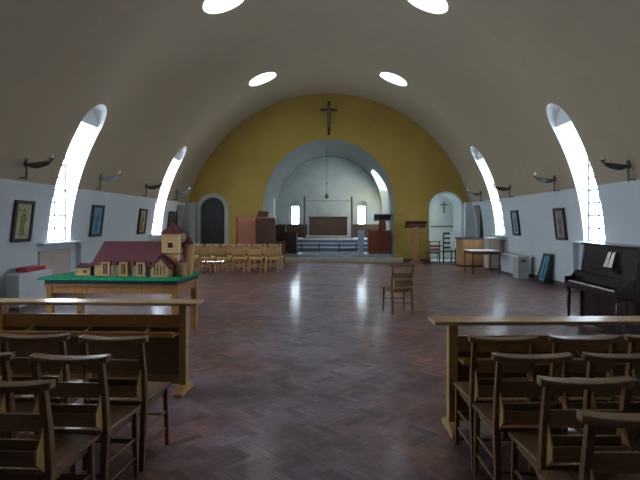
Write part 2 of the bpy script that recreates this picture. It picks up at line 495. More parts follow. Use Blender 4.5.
# right niche room
nb = MB(); nb.box(3.75, 5.85, YF+.35, 22.3, -.2, 3.2)
nr = struct(nb.build('wall_niche', M['white_wall']))
cut(nr, [MB().prism(arch_poly(4.74, .63, 0.0, 2.76), 'y', YF+.1, 22.1).mesh('c'),
         MB().box(3.5, 4.5, YF+.45, 21.95, .6, 2.4).mesh('c')])  # unseen side opening, added so daylight brightens the niche
portal((3.72, YF+.9, 1.5), (0, -PI/2, 0), 1.8, .9)
struct(MB().box(4.12, 5.36, 22.02, 22.1, 1.38, 1.43).build('trim_21', M['skirting']))

# chancel
CH = 26.1
hw = MB()
prof_i = [(2.65, -.2)] + [(2.65*math.cos(PI*k/60), 2.29+2.65*math.sin(PI*k/60)) for k in range(61)] + [(-2.65, -.2)]
prof_o = [(3.1, -.2)] + [(3.1*math.cos(PI*k/60), 2.29+3.1*math.sin(PI*k/60)) for k in range(61)] + [(-3.1, -.2)]
for (p, q, p2, q2) in zip(prof_i, prof_o, prof_i[1:], prof_o[1:]):
    pass
vs = []; fs = []
for (a, b), (c_, d_) in zip(prof_i, prof_o):
    vs += [(a, YF+.35, b), (c_, YF+.35, d_), (a, CH, b), (c_, CH, d_)]
for i in range(len(prof_i)-1):
    p = 4*i; q = p+4
    fs += [(p,q,q+1,p+1),(p+2,p+3,q+3,q+2),(p,p+2,q+2,q),(p+1,q+1,q+3,p+3)]
fs += [(0,1,3,2), (len(vs)-4, len(vs)-2, len(vs)-1, len(vs)-3)]
hw.add(vs, fs)
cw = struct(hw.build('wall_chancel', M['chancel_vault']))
cut(cw, [MB().prism(arch_poly(24.52, .22, 1.6, 2.75), 'x', -2.0, -2.75).mesh('c'), MB().box(-2.2, -3.6, 24.35, 24.7, 1.6, 2.6).mesh('c'),
         MB().prism(arch_poly(24.1, 1.85, .9, 4.15), 'x', 2.0, 2.96).mesh('c', M['chancel']), MB().box(2.9, 3.6, 22.4, 22.8, 1.5, 2.5).mesh('c', M['reveal'])])
ew = struct(MB().box(-3.1, 3.1, CH, CH+.5, -.2, 5.6).build('wall_end', M['chancel']))
c1 = MB(); c2 = MB()
for s in (-1, 1):
    xw = s*1.72-.06
    c1.prism(arch_poly(xw, .27, 1.5, 2.70), 'y', CH-.5, CH+.14)
    c2.box(xw-.20, xw+.20, CH, CH+1, 1.5, 2.42)
cut(ew, [c1.mesh('c'), c2.mesh('c')])
for i, s in enumerate((-1, 1)):
    f = MB(); xc = s*1.72-.06
    for x in (-.19, 0, .19): f.box(xc+x-.007, xc+x+.007, CH+.32, CH+.345, 1.5, 2.42)
    for k in range(4): f.box(xc-.2, xc+.2, CH+.32, CH+.345, 1.505+k*.30, 1.517+k*.30)
    fo = struct(f.build('window_%d' % (20+i), M['lead']))
    MB().box(xc-.199, xc+.199, CH+.35, CH+.356, 1.501, 2.419).build('pane', M['glass'], fo)
    portal((xc, CH+.55, 1.96), (-PI/2, 0, 0), .42, .94)
f = MB()
for y in (24.36, 24.69): f.box(-3.04, -3.02, y-.01, y+.01, 1.6, 2.6)
for k in range(4): f.box(-3.04, -3.02, 24.35, 24.7, 1.6+k*.33, 1.616+k*.33)
fo = struct(f.build('window_22', M['lead']))
MB().box(-3.05, -3.044, 24.351, 24.699, 1.601, 2.599).build('pane', M['glass'], fo)
portal((-3.15, 24.52, 2.1), (0, -PI/2, 0), 1.0, .35)
f = MB()
for y in (22.41, 22.79): f.box(3.02, 3.04, y-.01, y+.01, 1.5, 2.5)
for k in range(4): f.box(3.02, 3.04, 22.4, 22.8, 1.5+k*.316, 1.516+k*.316)
fo = struct(f.build('window_23', M['lead']))
MB().box(3.045, 3.05, 22.401, 22.799, 1.501, 2.499).build('pane', M['glass'], fo)
portal((3.2, 22.6, 2.0), (0, PI/2, 0), 1.0, .4)
# chancel floor and steps
struct(MB().box(-2.65, 2.65, YF, CH, -.2, .30).build('floor_chancel', M['chancel_floor']))
struct(MB().box(-3.0, 2.95, YF-.38, YF-.001, 0, .15).build('trim_22', M['stone_step'], None, .01))
for i, (y, z0, z1) in enumerate(((22.8, .30, .47), (23.2, .47, .64), (23.6, .64, .81))):
    t_ = MB().box(-2.65, 2.65, y, CH, z0, z1-.045)
    o = struct(t_.build('trim_%d' % (23+i), M['carpet']))
    MB().box(-2.65, 2.65, y-.025, y+.40 if i < 2 else CH, z1-.045, z1).build('nosing', M['nosing'], o, .006)
struct(MB().box(-1.12, 1.0, 24.3, CH, .81, .95).build('trim_26', M['stone_step'], None, .01))
# dado panelling at the sides of the end wall
for s, i in ((-1, 27), (1, 28)):
    d = MB(); d.box(s*1.15, s*2.64, CH-.06, CH-.001, .81, 1.48)
    for k in range(5): d.box(s*(1.2+k*.29), s*(1.43+k*.29), CH-.075, CH-.06, .88, 1.40)
    struct(d.build('trim_%d' % i, M['dado']))

# skirting on the far wall
b = MB()
for a, c_ in ((-5.28, -5.36), (-4.04, -3.01), (2.96, 4.10), (5.38, 5.44)): b.box(a, c_, YF-.02, YF-.001, 0, .12)
struct(b.build('baseboard_far', M['skirting']))

# ------------------------------------------------------------------ chairs
def curved_bar(m, hw_, y_c, sag, depth, z0, z1, n=10, endround=True):
    """top rail: concave towards the sitter (+y), centre towards -y"""
    vs = []; fs = []
    for i in range(n+1):
        u = -1 + 2*i/n; x = u*hw_
        y = y_c + sag*(u*u)
        d = depth * (1 - .35*abs(u)**6)
        dz = .012*abs(u)**3
        vs += [(x, y-d/2, z0+dz*.3), (x, y+d/2, z0+dz*.3), (x, y+d/2, z1+dz), (x, y-d/2, z1-.006+dz)]
    for i in range(n):
        p = 4*i; q = p+4
        for k in range(4): fs.append((p+k, p+(k+1)%4, q+(k+1)%4, q+k))
    fs += [(0,3,2,1), tuple(4*n+k for k in range(4))]
    m.add(vs, fs)
def make_chair(name, wd, side, seatm, panel=False, hz=None):
    """origin between the rear feet on the floor, sitter faces +y"""
    t = thing(name, '', 'chair')
    H = .858
    for s in (-1, 1):                                   # rear legs that run up as back posts
        m = MB()
        def ring(z, y, hx, hy): return [(s*.187-hx, y-hy, z), (s*.187+hx, y-hy, z), (s*.187+hx, y+hy, z), (s*.187-hx, y+hy, z)]
        lv = [ring(0, .0, .015, .015), ring(.42, .035, .019, .022), ring(.62, .02, .018, .020), ring(H-.033, -.018, .017, .015)]
        for a, b in zip(lv, lv[1:]): m.hexa(a, b)
        m.build('leg', wd, t, .003)
    for s in (-1, 1):
        m = MB()
        m.hexa([(s*.205-.012,.372,0),(s*.205+.012,.372,0),(s*.205+.012,.397,0),(s*.205-.012,.397,0)],
               [(s*.197-.017,.360,.42),(s*.197+.017,.360,.42),(s*.197+.017,.394,.42),(s*.197-.017,.394,.42)])
        m.build('leg', wd, t, .003)
    m = MB(); curved_bar(m, .222, -.020, .024, .075, H-.034, H); m.build('top_rail', hz, t, .006, True)
    if panel:
        m = MB(); m.hexa([(-.175,.0,.50),(.175,.0,.50),(.175,.018,.50),(-.175,.018,.50)], [(-.175,-.03,.80),(.175,-.03,.80),(.175,-.012,.80),(-.175,-.012,.80)])
        m.build('back_slat', hz, t, .003)
        m = MB(); m.box(-.172, .172, -.075, -.058, .56, .74); m.box(-.172, .172, -.06, .015, .555, .57)
        for s in (-1, 1): m.prism([(-.0,.5),(-.072,.56),(-.072,.74),(-.02,.80)], 'x', s*.187, s*.172)
        m.build('book_box', side, t, .003)
    else:
        m = MB(); m.hexa([(-.177,.004,.625),(.177,.004,.625),(.177,.018,.625),(-.177,.018,.625)], [(-.177,-.014,.715),(.177,-.014,.715),(.177,.000,.715),(-.177,.000,.715)])
        m.build('back_slat', hz, t, .003)
        bx = MB()
        bx.box(-.172, .172, -.054, -.043, .492, .560); bx.box(-.172, .172, -.05, .03, .485, .496)
        b = bx.build('book_box', hz, t, .002)
        for s in (-1, 1):
            MB().prism([(.020,.425),(-.056,.495),(-.058,.555),(.004,.665)], 'x', s*.172, s*.182).build('box_end', side, b, .002)
        m = MB(); m.hexa([(-.172,.024,.475),(.172,.024,.475),(.172,.038,.475),(-.172,.038,.475)], [(-.172,.010,.585),(.172,.010,.585),(.172,.024,.585),(-.172,.024,.585)])
        m.build('back_slat', hz, t, .003)
    # dished wooden seat
    m = MB(); vs = []; fs = []; nx, ny = 10, 6
    for top in (1, 0):
        for j in range(ny+1):
            v = j/ny; y = .02 + v*.39
            hx = .195 + .03*v
            for i in range(nx+1):
                u = -1+2*i/nx
                z = (.442 - .012*(1-u*u)*(1-(2*v-1)**2)) if top else .418
                vs.append((u*hx, y + (.012*(1-u*u) if j == ny else 0), z))
    o_ = (nx+1)*(ny+1)
    for j in range(ny):
        for i in range(nx):
            a = j*(nx+1)+i
            fs += [(a, a+1, a+nx+2, a+nx+1), (o_+a, o_+a+nx+1, o_+a+nx+2, o_+a+1)]
    ed = [i for i in range(nx+1)] + [(j+1)*(nx+1)-1 for j in range(1, ny+1)] + [ny*(nx+1)+i for i in range(nx-1, -1, -1)] + [j*(nx+1) for j in range(ny-1, 0, -1)]
    for a, b in zip(ed, ed[1:]+ed[:1]): fs.append((a, b, o_+b, o_+a))
    m.add(vs, fs); m.build('seat', seatm, t, .004, True)
    m = MB()
    for s in (-1, 1): m.box(s*.187-.008, s*.187+.008, .05, .37, .375, .42)
    m.box(-.17,.17,.367,.382,.375,.42); m.box(-.15,.15,.03,.045,.375,.42)
    m.build('seat_frame', wd, t, .002)
    for s in (-1, 1):
        for z in (.13, .25):
            y0 = .035*z/.42; MB().tube([(s*.187, y0, z), (s*.20, .38, z-.005)], .0085, 8).build('stretcher', wd, t, 0, True)
    MB().tube([(-.20, .38, .22), (.20, .38, .22)], .0085, 8).build('stretcher', wd, t, 0, True)
    MB().tube([(-.187, .015, .19), (.187, .015, .19)], .0085, 8).build('stretcher', wd, t, 0, True)
    return t
proto = make_chair('chapel_chair', M['chair'], M['chair_side_lit'], M['chair_seat'], False, M['chair_h'])
first = [True]
def chair(x, y, rz, label, group=None, p=proto, flag=first):
    o = p if flag[0] else copy_tree(p); flag[0] = False
    o.location = (x, y, 0); o.rotation_euler = (0, 0, R(rz)); o['label'] = label
    if group: o['group'] = group
    return o
GL = 'chapel chairs behind the left prayer desk'; GR = 'chapel chairs behind the right prayer desk'
chair(-1.262, 3.29, -3, 'dark wooden chair by the aisle, directly behind the left prayer desk', GL)
chair(-1.80, 3.34, 1, 'dark wooden chair, second from the aisle, directly behind the left prayer desk', GL)
chair(-2.33, 3.42, 1, 'dark wooden chair at left picture edge, directly behind the left prayer desk', GL)
chair(-1.305, 2.825, -3, 'dark wooden chair, middle of three at the left aisle end', GL)
chair(-1.865, 2.87, -2, 'dark wooden chair cut by left picture edge, left of the middle aisle chair', GL)
chair(-1.365, 2.37, -3, 'nearest dark wooden chair in the lower left corner', GL)
chair(1.25, 3.29, 0, 'wooden chair by the aisle, directly behind the right prayer desk', GR)
chair(1.775, 3.30, 1, 'second wooden chair from the aisle, directly behind the right prayer desk', GR)
chair(2.28, 3.32, 1, 'third wooden chair from the aisle, directly behind the right prayer desk', GR)
chair(1.265, 2.85, 0, 'wooden chair by the aisle, second from front in the right block', GR)
chair(1.78, 2.86, 1, 'wooden chair at right edge, second from front in the right block', GR)
chair(1.345, 2.41, 0, 'wooden chair third from the front on the right aisle', GR)
chair(1.325, 1.97, 0, 'nearest wooden chair in the lower right corner', GR)
chair(1.37, 8.88, 17, 'single wooden chair standing alone in the middle of the floor')
chair(-1.86, 19.35, 12, 'dark wooden chair beside the reading stand left of the chancel step')
chair(4.10, 19.70, 4, 'small slatted chair in front of the right wall niche')

lp = make_chair('panelled_chair', M['oak'], M['oak'], M['oak'], True, M['oak_h']); lflag = [True]
pos = ['far left, by the model tower', 'second from the left', 'third from the left', 'third from the right', 'second from the right', 'rightmost of the row']
for r_, yy in ((0, 16.25), (1, 17.2)):
    for i in range(6):
        x = -4.45 + i*.53 + (.02 if r_ else 0)
        chair(x, yy, random.uniform(-3, 3), 'pale oak chair, %s row, %s' % (('nearer', 'farther')[r_], pos[i]), 'pale oak chairs in two rows before the chancel', lp, lflag)

# ------------------------------------------------------------------ prayer desks
def make_desk(name, label, loc, rz, Lh):
    t = thing(name, label, 'prayer desk', loc, rz)
    m = MB(); m.box(-Lh, Lh, -.10, .13, .822, .852); m.build('top_board', M['desk_top'], t, .008)
    for s in (-1, 1):
        xp = s*(Lh-.16)
        m = MB(); m.box(xp-.036, xp+.036, -.035, .045, .06, .822)
        m.prism([(.045,.82),(.12,.82),(.12,.79),(.045,.62)], 'x', xp-.02, xp+.02)
        m.build('post', M['desk_v'], t, .006)
        f = MB(); f.prism([(-.17,0),(.17,0),(.17,.03),(.08,.075),(-.08,.075),(-.17,.03)], 'x', xp-.045, xp+.045)
        f.build('foot', M['desk_v'], t, .006)
    xi = Lh-.20
    MB().box(-xi, xi, .02, .04, .10, .715).build('panel', M['desk_shade'], t, .003)
    m = MB(); m.box(-xi, xi, .012, .045, .60, .72); m.build('upper_rail', M['desk'], t, .004)
    m = MB(); m.box(-xi, xi, -.14, .02, .545, .56); m.box(-xi, xi, -.155, -.14, .54, .59)
    m.build('book_shelf', M['desk'], t, .004)
    n = max(3, int(Lh*3.3))
    for k in range(n):
        x = -xi + (k+.5)*2*xi/n
        MB().prism([(.02,.56),(-.138,.56),(-.138,.575),(.02,.62)], 'x', x-.008, x+.008).build('divider', M['desk_v'], t)
    m = MB(); m.box(-xi, xi, .005, .045, .07, .15); m.build('lower_rail', M['desk'], t, .004)
    return t
make_desk('prayer_desk', 'long oak prayer desk with shelf, left of the aisle', (-2.145, 4.85, 0), R(-2.5), 1.05)
make_desk('prayer_desk', 'long oak prayer desk with shelf, right of the aisle', (2.33, 3.94, 0), R(1.0), 1.42)

# ------------------------------------------------------------------ table with the church model
tc = (-2.86, 7.32, 0); trz = R(-4)
t = thing('model_table', 'sturdy orange-brown wooden table carrying the church model', 'table', tc, trz)
MB().box(-.90, .98, -.43, .43, .725, .755).build('tabletop', M['table'], t, .006)
for sx in (-.84, .92):
    for sy in (-1, 1): MB().box(sx-.04, sx+.04, sy*.37-.04, sy*.37+.04, 0, .725).build('leg', M['table'], t, .005)
m = MB(); m.box(-.80,.88,-.395,-.37,.63,.725); m.box(-.80,.88,.37,.395,.63,.725); m.box(-.865,-.84,-.33,.33,.63,.725); m.box(.92,.945,-.33,.33,.63,.725)
m.build('apron', M['table'], t, .003)
c = thing('church_model', 'wooden scale model of a church with dark red roofs on green board', 'model', (tc[0], tc[1], .757), trz)
MB().box(-.88, .96, -.44, .44, 0, .055).build('base_board', M['blue_black'], c)
g = MB(); g.hexa([(-.96,-.50,.057),(1.01,-.50,.057),(1.01,.44,.057),(-.96,.44,.057)], [(-.95,-.48,.092),(1.0,-.48,.092),(1.0,.43,.092),(-.95,.43,.092)])
g.build('green_ground', M['green_cloth'], c, .008)
Z = .093
MB().box(-.30, .62, -.22, .22, Z, Z+.15).build('nave', M['model_wall'], c)
MB().hexa([(-.34,-.25,Z+.15),(.63,-.25,Z+.15),(.63,.25,Z+.15),(-.34,.25,Z+.15)], [(-.27,-.015,Z+.465),(.63,-.015,Z+.465),(.63,.015,Z+.465),(-.27,.015,Z+.465)]).build('nave_roof', M['model_roof'], c)
MB().box(-.27, .63, -.012, .012, Z+.462, Z+.474).build('ridge', M['model_roof'], c)
for x in (-.115, .14, .387):                             # window bays rising through the eaves
    b = MB(); b.box(x-.062, x+.062, -.275, -.10, Z, Z+.20); bo = b.build('window_bay', M['model_wall'], c, .002)
    MB().box(x-.026, x+.026, -.279, -.275, Z+.03, Z+.175).build('bay_window', M['model_window'], bo)
    MB().box(x-.004, x+.004, -.282, -.279, Z+.03, Z+.175).build('glazing_bar', M['model_wall'], bo)
    MB().box(x-.067, x+.067, -.285, -.10, Z+.20, Z+.207).build('bay_roof', M['model_roof'], bo)
for x in (.012, .262, .485):
    MB().box(x-.032, x+.032, -.268, -.16, Z+.15, Z+.20).build('small_roof', M['model_roof'], c)
for x in (-.02, .01, .28, .455):
    MB().tube([(x, -.272, Z), (x, -.272, Z+.15)], .005, 6).build('downpipe', M['wax'], c)
a = MB(); a.box(-.555, -.36, -.23, .0, Z, Z+.11); ao = a.build('annexe', M['model_wall'], c)
MB().box(-.45, -.41, -.233, -.23, Z+.04, Z+.075).build('annexe_window', M['model_window'], ao)
MB().hexa([(-.575,-.25,Z+.11),(-.345,-.25,Z+.11),(-.345,.02,Z+.11),(-.575,.02,Z+.11)], [(-.55,-.13,Z+.165),(-.345,-.13,Z+.165),(-.345,-.10,Z+.165),(-.55,-.10,Z+.165)]).build('annexe_roof', M['model_roof'], ao)
MB().box(-.36, -.30, -.20, -.05, Z, Z+.13).build('link_wall', M['dark_wood'], c)
for x in (-.565, -.355): MB().tube([(x, -.24, Z), (x, -.24, Z+.12)], .005, 6).build('downpipe', M['wax'], c)
tw = MB(); tw.box(.625, .88, -.13, .12, Z, Z+.585); two = tw.build('tower', M['model_wall'], c)
MB().box(.715, .785, -.135, -.13, Z+.39, Z+.46).build('tower_window', M['model_window'], two)
MB().box(.88, .885, -.05, .03, Z+.39, Z+.46).build('tower_window', M['model_window'], two)
MB().box(.878, .888, -.138, -.128, Z, Z+.585).build('corner_strip', M['wax'], two)
MB().box(.61, .895, -.145, .135, Z+.30, Z+.312).build('string_course', M['model_roof'], two)
MB().hexa([(.60,-.165,Z+.585),(.91,-.165,Z+.585),(.91,.155,Z+.585),(.60,.155,Z+.585)], [(.745,-.015,Z+.735),(.765,-.015,Z+.735),(.765,.0,Z+.735),(.745,.0,Z+.735)]).build('tower_roof', M['model_roof'], two)
MB().lathe([(.012,0),(.018,.015),(.006,.03),(.001,.04)], (.755, -.008, Z+.732), 10).build('finial', M['model_roof'], two)
p = MB(); p.prism([(.555,Z),(.80,Z),(.80,Z+.12),(.68,Z+.27),(.555,Z+.12)], 'y', -.33, -.13); po = p.build('porch', M['model_wall'], c)
r = MB()
for s in (-1, 1): r.hexa([(.68+s*.14,-.345,Z+.105),(.68,-.345,Z+.265),(.68,-.13,Z+.265),(.68+s*.14,-.13,Z+.105)], [(.68+s*.15,-.345,Z+.125),(.68,-.345,Z+.29),(.68,-.13,Z+.29),(.68+s*.15,-.13,Z+.125)])
r.build('porch_roof', M['model_roof'], po)
w = MB()
for k in range(4): w.box(.61+k*.045-.006, .61+k*.045+.006, -.334, -.33, Z+.03, Z+.16)
w.build('porch_window', M['model_window'], po)
MB().box(.50, .553, -.33, -.22, Z, Z+.075).build('side_porch', M['dark_wood'], c)
for x, y, h, rr in ((.95, -.17, .24, .05), (.945, .06, .48, .06)):
    o = MB().lathe([(rr,0),(rr,h-.05)], (x, y, Z), 12).build('turret', M['model_wall'], c)
    MB().lathe([(rr*1.25,0),(rr*.6,.07),(.004,.12)], (x, y, Z+h-.05), 12).build('turret_roof', M['model_roof'], o)

# ------------------------------------------------------------------ heaters
def heater(x0, x1, y0, y1, h, label):
    t = thing('radiator_cabinet', label, 'heater', ((x0+x1)/2, (y0+y1)/2, 0))
    hx, hy = abs(x1-x0)/2, (y1-y0)/2
    MB().box(-hx, hx, -hy, hy, .06, h).build('casing', M['white_paint'], t, .008)
    MB().box(-hx+.02, hx-.02, -hy+.02, hy-.02, 0, .06).build('plinth', M['skirting'], t)
    MB().box(-hx+.005, hx-.005, -hy-.006, -hy, .08, h-.03).build('end_panel', M['grey_paint'], t)
    s = -1 if x0 > 0 else 1
    g = MB()
    for k in range(16): g.box(-hx*.6, hx*.6, -hy+.08+k*(2*hy-.16)/16, -hy+.10+k*(2*hy-.16)/16, h, h+.006)
    g.build('grille', M['grey_paint'], t)
heater(-5.72, -5.48, 9.17, 10.25, .665, 'white metal heater cabinet under the left wall with red box on top')
heater(5.50, 5.84, 14.95, 16.2, .62, 'white metal heater cabinet against the right wall beyond the grey bin')
t = thing('red_box', 'flat dark red box lying on the left heater cabinet', 'box', (-5.60, 9.72, .672), R(4))
MB().box(-.10, .10, -.34, .34, 0, .04).build('box_base', M['red_box'], t, .004)
MB().box(-.105, .105, -.345, .345, .035, .08).build('box_lid', M['red_box'], t, .006)
t = thing('grey_bin', 'pale grey box standing at the end of the right heater cabinet', 'box', (5.52, 14.55, 0))
MB().box(-.15, .15, -.2, .2, 0, .6).build('body', M['grey_paint'], t, .01)
MB().box(-.16, .16, -.21, .21, .6, .64).build('lid', M['white_paint'], t, .008)
MB().box(-.07, .07, -.207, -.2, .47, .54).build('slot', M['skirting'], t)

# ------------------------------------------------------------------ pictures
def picture(side, y, z, w, h, label, cols, fw=.07, floorlean=None):
    bg, c2, c3, fig = cols
    if floorlean: 
        loc, lean = floorlean
        rx = lean
    else:
        x = cx(z); lean = -math.asin((z-ZC)/RR)
        off = .035
        loc = (side*(x-off-.0), y, z); rx = lean
    t = thing('framed_picture', label, 'picture', loc, R(-90) if side < 0 else R(90), 'framed pictures along the walls', rx)
    f = MB(); hw_, hh = w/2, h/2
    f.box(-hw_, -hw_+fw, -.022, .03, -hh, hh); f.box(hw_-fw, hw_, -.022, .03, -hh, hh)
    f.box(-hw_+fw, hw_-fw, -.022, .03, -hh, -hh+fw); f.box(-hw_+fw, hw_-fw, -.022, .03, hh-fw, hh)
    f.build('frame', M['frame'], t, .006)
    cm = canvas('canvas_paint', bg, c2, c3)
    cv = MB().box(-hw_+fw, hw_-fw, -.018, .004, -hh+fw, hh-fw).build('canvas', cm, t)
    fm = plain('figure_paint', fig, .5, .3, 20)
    g = MB(); u = h*.5
    g.lathe([(.001,0),(.03,.012),(.04,.04),(.03,.07),(.001,.082)], (0,0,0), 12)
    g.v = [(vx, .006+vy*.03, vz+.19*u/.4-.02) for vx, vy, vz in g.v]
    k = u/.4
    g.prism([(-.05*k,.15*k),(.05*k,.15*k),(.10*k,.0),(.07*k,-.05*k),(.09*k,-.28*k),(-.08*k,-.28*k),(-.05*k,-.05*k),(-.11*k,.03*k)], 'y', .004, .0065)
    g.build('painted_figure', fm, cv)
    return t
picture(-1, 9.79, 1.615, .60, .80, 'dark framed cream picture, nearest on the left wall', ((.55,.52,.33),(.45,.42,.25),(.16,.22,.15),(.20,.18,.10)))
picture(-1, 12.86, 1.63, .62, .80, 'dark framed bright blue picture between the left windows', ((.10,.36,.50),(.06,.25,.38),(.3,.45,.45),(.03,.16,.30)))
picture(-1, 15.93, 1.62, .60, .80, 'dark framed buff picture left of the far left window', ((.50,.46,.28),(.36,.32,.18),(.2,.18,.12),(.15,.13,.08)))
picture(-1, 18.75, 1.60, .62, .78, 'dark framed picture beyond the far left window, by the corner', ((.18,.17,.12),(.12,.11,.09),(.3,.26,.16),(.08,.06,.05)))
picture(1, 12.66, 1.55, .58, .80, 'dark framed grey-brown picture beside the near right window', ((.40,.36,.30),(.22,.19,.14),(.5,.45,.4),(.14,.11,.09)))
picture(1, 15.74, 1.57, .58, .78, 'dark framed pale blue picture nearer the far right window', ((.30,.50,.58),(.22,.38,.45),(.5,.5,.4),(.10,.18,.22)))
lean_a = -0.0
# leaning picture: foot away from the wall, head resting against it
hL = .78; xb, xt = 5.60, 5.80
al = math.asin((xt-xb)/hL)
picture(1, 13.35, .35, .50, hL, 'dark framed blue picture leaning on the floor against the right wall', ((.14,.42,.58),(.07,.28,.42),(.3,.5,.55),(.04,.14,.25)), .065,
        ((((xb+xt)/2), 13.35, hL/2*math.cos(al)+.012), al))

# ------------------------------------------------------------------ wall lamps
def make_lamp():
    t = thing('wall_lamp', '', 'wall lamp')
    # local: y out from the wall, z up, origin at plate centre
    MB().hexa([(-.018,.115,-.19),(.018,.115,-.19),(.018,.135,-.19),(-.018,.135,-.19)], [(-.034,.125,.20),(.034,.125,.20),(.034,.15,.20),(-.034,.15,.20)]).build('wall_plate', M['iron'], t, .003)
    MB().box(-.012,.012,.0,.12,-.17,-.145).build('stand_off', M['iron'], t)
    MB().box(-.012,.012,.09,.13,.14,.17).build('stand_off', M['iron'], t)
    MB().box(-.035,.035,.10,.16,.05,.13).build('socket', M['iron'], t, .008)
    prof_t = [(.14,.10),(.25,.105),(.38,.115),(.50,.13),(.58,.135)]
    prof_b = [(.58,.11),(.50,.065),(.40,.03),(.30,.015),(.22,.03),(.14,.07)]
    MB().prism(prof_t + prof_b, 'x', -.012, .012).build('arm', M['iron'], t, .003)
    MB().tube([(0,.14,.10),(0,.28,.12),(0,.44,.14),(0,.56,.15),(0,.60,.17)], .012, 8).build('arm_rod', M['iron'], t, 0, True)
    MB().lathe([(.012,-.03),(.02,0),(.045,.012),(.05,.03),(.03,.03)], (0,.60,.175), 14).build('candle_cup', M['iron'], t, 0, True)
    MB().lathe([(.024,0),(.030,.03),(.027,.06),(.016,.085),(.004,.10)], (0,.60,.20), 14).build('bulb', M['wax'], t, 0, True)
    return t
lamp = make_lamp(); fl = True
ords = ['nearest', 'second nearest', 'third nearest', 'farthest']
for s in (-1, 1):
    for i, y in enumerate((9.5, 12.55, 15.62, 18.65) if s < 0 else (9.33, 12.45, 15.6, 18.65)):
        o = lamp if fl else copy_tree(lamp); fl = False
        zz = 2.58 if s < 0 else 2.53; zb = zz-.20
        o.location = (s*(cx(zb)-.004), y, zz); o.rotation_euler = (0,0,R(-90) if s < 0 else R(90))
        o['label'] = 'dark iron wall lamp with arm and candle bulb, %s on the %s wall' % (ords[i], 'left' if s < 0 else 'right')
        o['group'] = 'iron wall lamps'

# ------------------------------------------------------------------ piano
px, py = 4.03, 7.22
t = thing('upright_piano', 'black upright piano with open keyboard near the right wall', 'piano', (px, py, 0), R(-90))
W = .725
for s in (-1, 1):
    m = MB(); m.prism([(-.03,.06),(.33,.06),(.33,1.25),(.03,1.25),(-.03,.80)], 'x', s*W, s*(W-.035)); m.build('side_panel', M['piano'], t, .004)
    m = MB(); m.prism([(-.27,.62),(-.03,.62),(-.03,.86),(-.10,.86),(-.17,.77),(-.27,.76)], 'x', s*W, s*(W-.05)); m.build('key_cheek', M['piano'], t, .008)
    m = MB(); m.box(s*(W-.045)-.035, s*(W-.045)+.035, -.26, .0, 0, .06); m.build('toe_block', M['piano'], t, .01)
    m = MB(); m.lathe([(.022,0),(.02,.1),(.028,.3),(.034,.48),(.022,.50),(.036,.53),(.036,.56)], (s*(W-.045), -.22, .06), 14); m.build('leg', M['piano'], t, 0, True)
MB().box(-W-.02, W+.02, .0, .35, 1.25, 1.28).build('lid', M['piano'], t, .008)
MB().box(-W+.035, W-.035, .30, .33, .06, 1.25).build('back_board', M['piano'], t)
up = MB(); up.hexa([(-W+.035,-.01,.80),(W-.035,-.01,.80),(W-.035,.02,.80),(-W+.035,.02,.80)], [(-W+.035,.03,1.25),(W-.035,.03,1.25),(W-.035,.06,1.25),(-W+.035,.06,1.25)])
upo = up.build('upper_panel', M['piano'], t, .003)
MB().hexa([(-.35,-.05,.90),(.35,-.05,.90),(.35,-.03,.90),(-.35,-.03,.90)], [(-.35,.00,.97),(.35,.00,.97),(.35,.02,.97),(-.35,.02,.97)]).build('music_desk', M['piano'], upo, .004)
MB().box(-W+.035, W-.035, .0, .03, .10, .60).build('lower_panel', M['piano'], t, .004)
MB().box(-.5, .5, -.008, .0, .18, .54).build('lower_moulding', M['piano'], t, .003)
MB().box(-W+.05, W-.05, -.25, .0, .60, .66).build('key_bed', M['piano'], t, .005)
MB().box(-W+.05, W-.05, -.265, -.24, .62, .695).build('key_slip', M['piano'], t, .005)
k = MB()
nk = 52; kw = (2*W-.12)/nk
for i in range(nk):
    x = -W+.06 + i*kw; k.box(x+.0006, x+kw-.0006, -.235, -.13, .68, .705)
k.build('white_keys', M['ivory'], t)['kind'] = 'stuff'
k = MB()
for i in range(nk-1):
    if i % 7 in (0, 2, 3, 5, 6):
        x = -W+.06+(i+1)*kw; k.box(x-.006, x+.006, -.19, -.125, .705, .718)
k.build('black_keys', M['ebony'], t)['kind'] = 'stuff'
MB().box(-W+.05, W-.05, -.13, -.02, .66, .84).build('fallboard', M['piano'], t, .01)
for x in (-.06, .06): MB().box(x-.022, x+.022, -.11, .01, .035, .05).build('pedal', M['brass'], t, .004)
MB().box(-W+.035, W-.035, .0, .30, .06, .10).build('bottom_board', M['piano'], t)
# music sheets on the desk
s_ = thing('sheet_music', 'open white music booklet standing on the piano music desk', 'sheet music', (px+.0, py-.02, 0), R(-90))
for a, b in ((.03, .13), (.14, .24)):
    MB().hexa([(a,-.075,.975),(b,-.075,.975),(b,-.071,.975),(a,-.071,.975)], [(a+.01,-.01,1.17),(b-.015,-.01,1.19),(b-.015,-.006,1.19),(a+.01,-.006,1.17)]).build('page', M['paper'], s_)

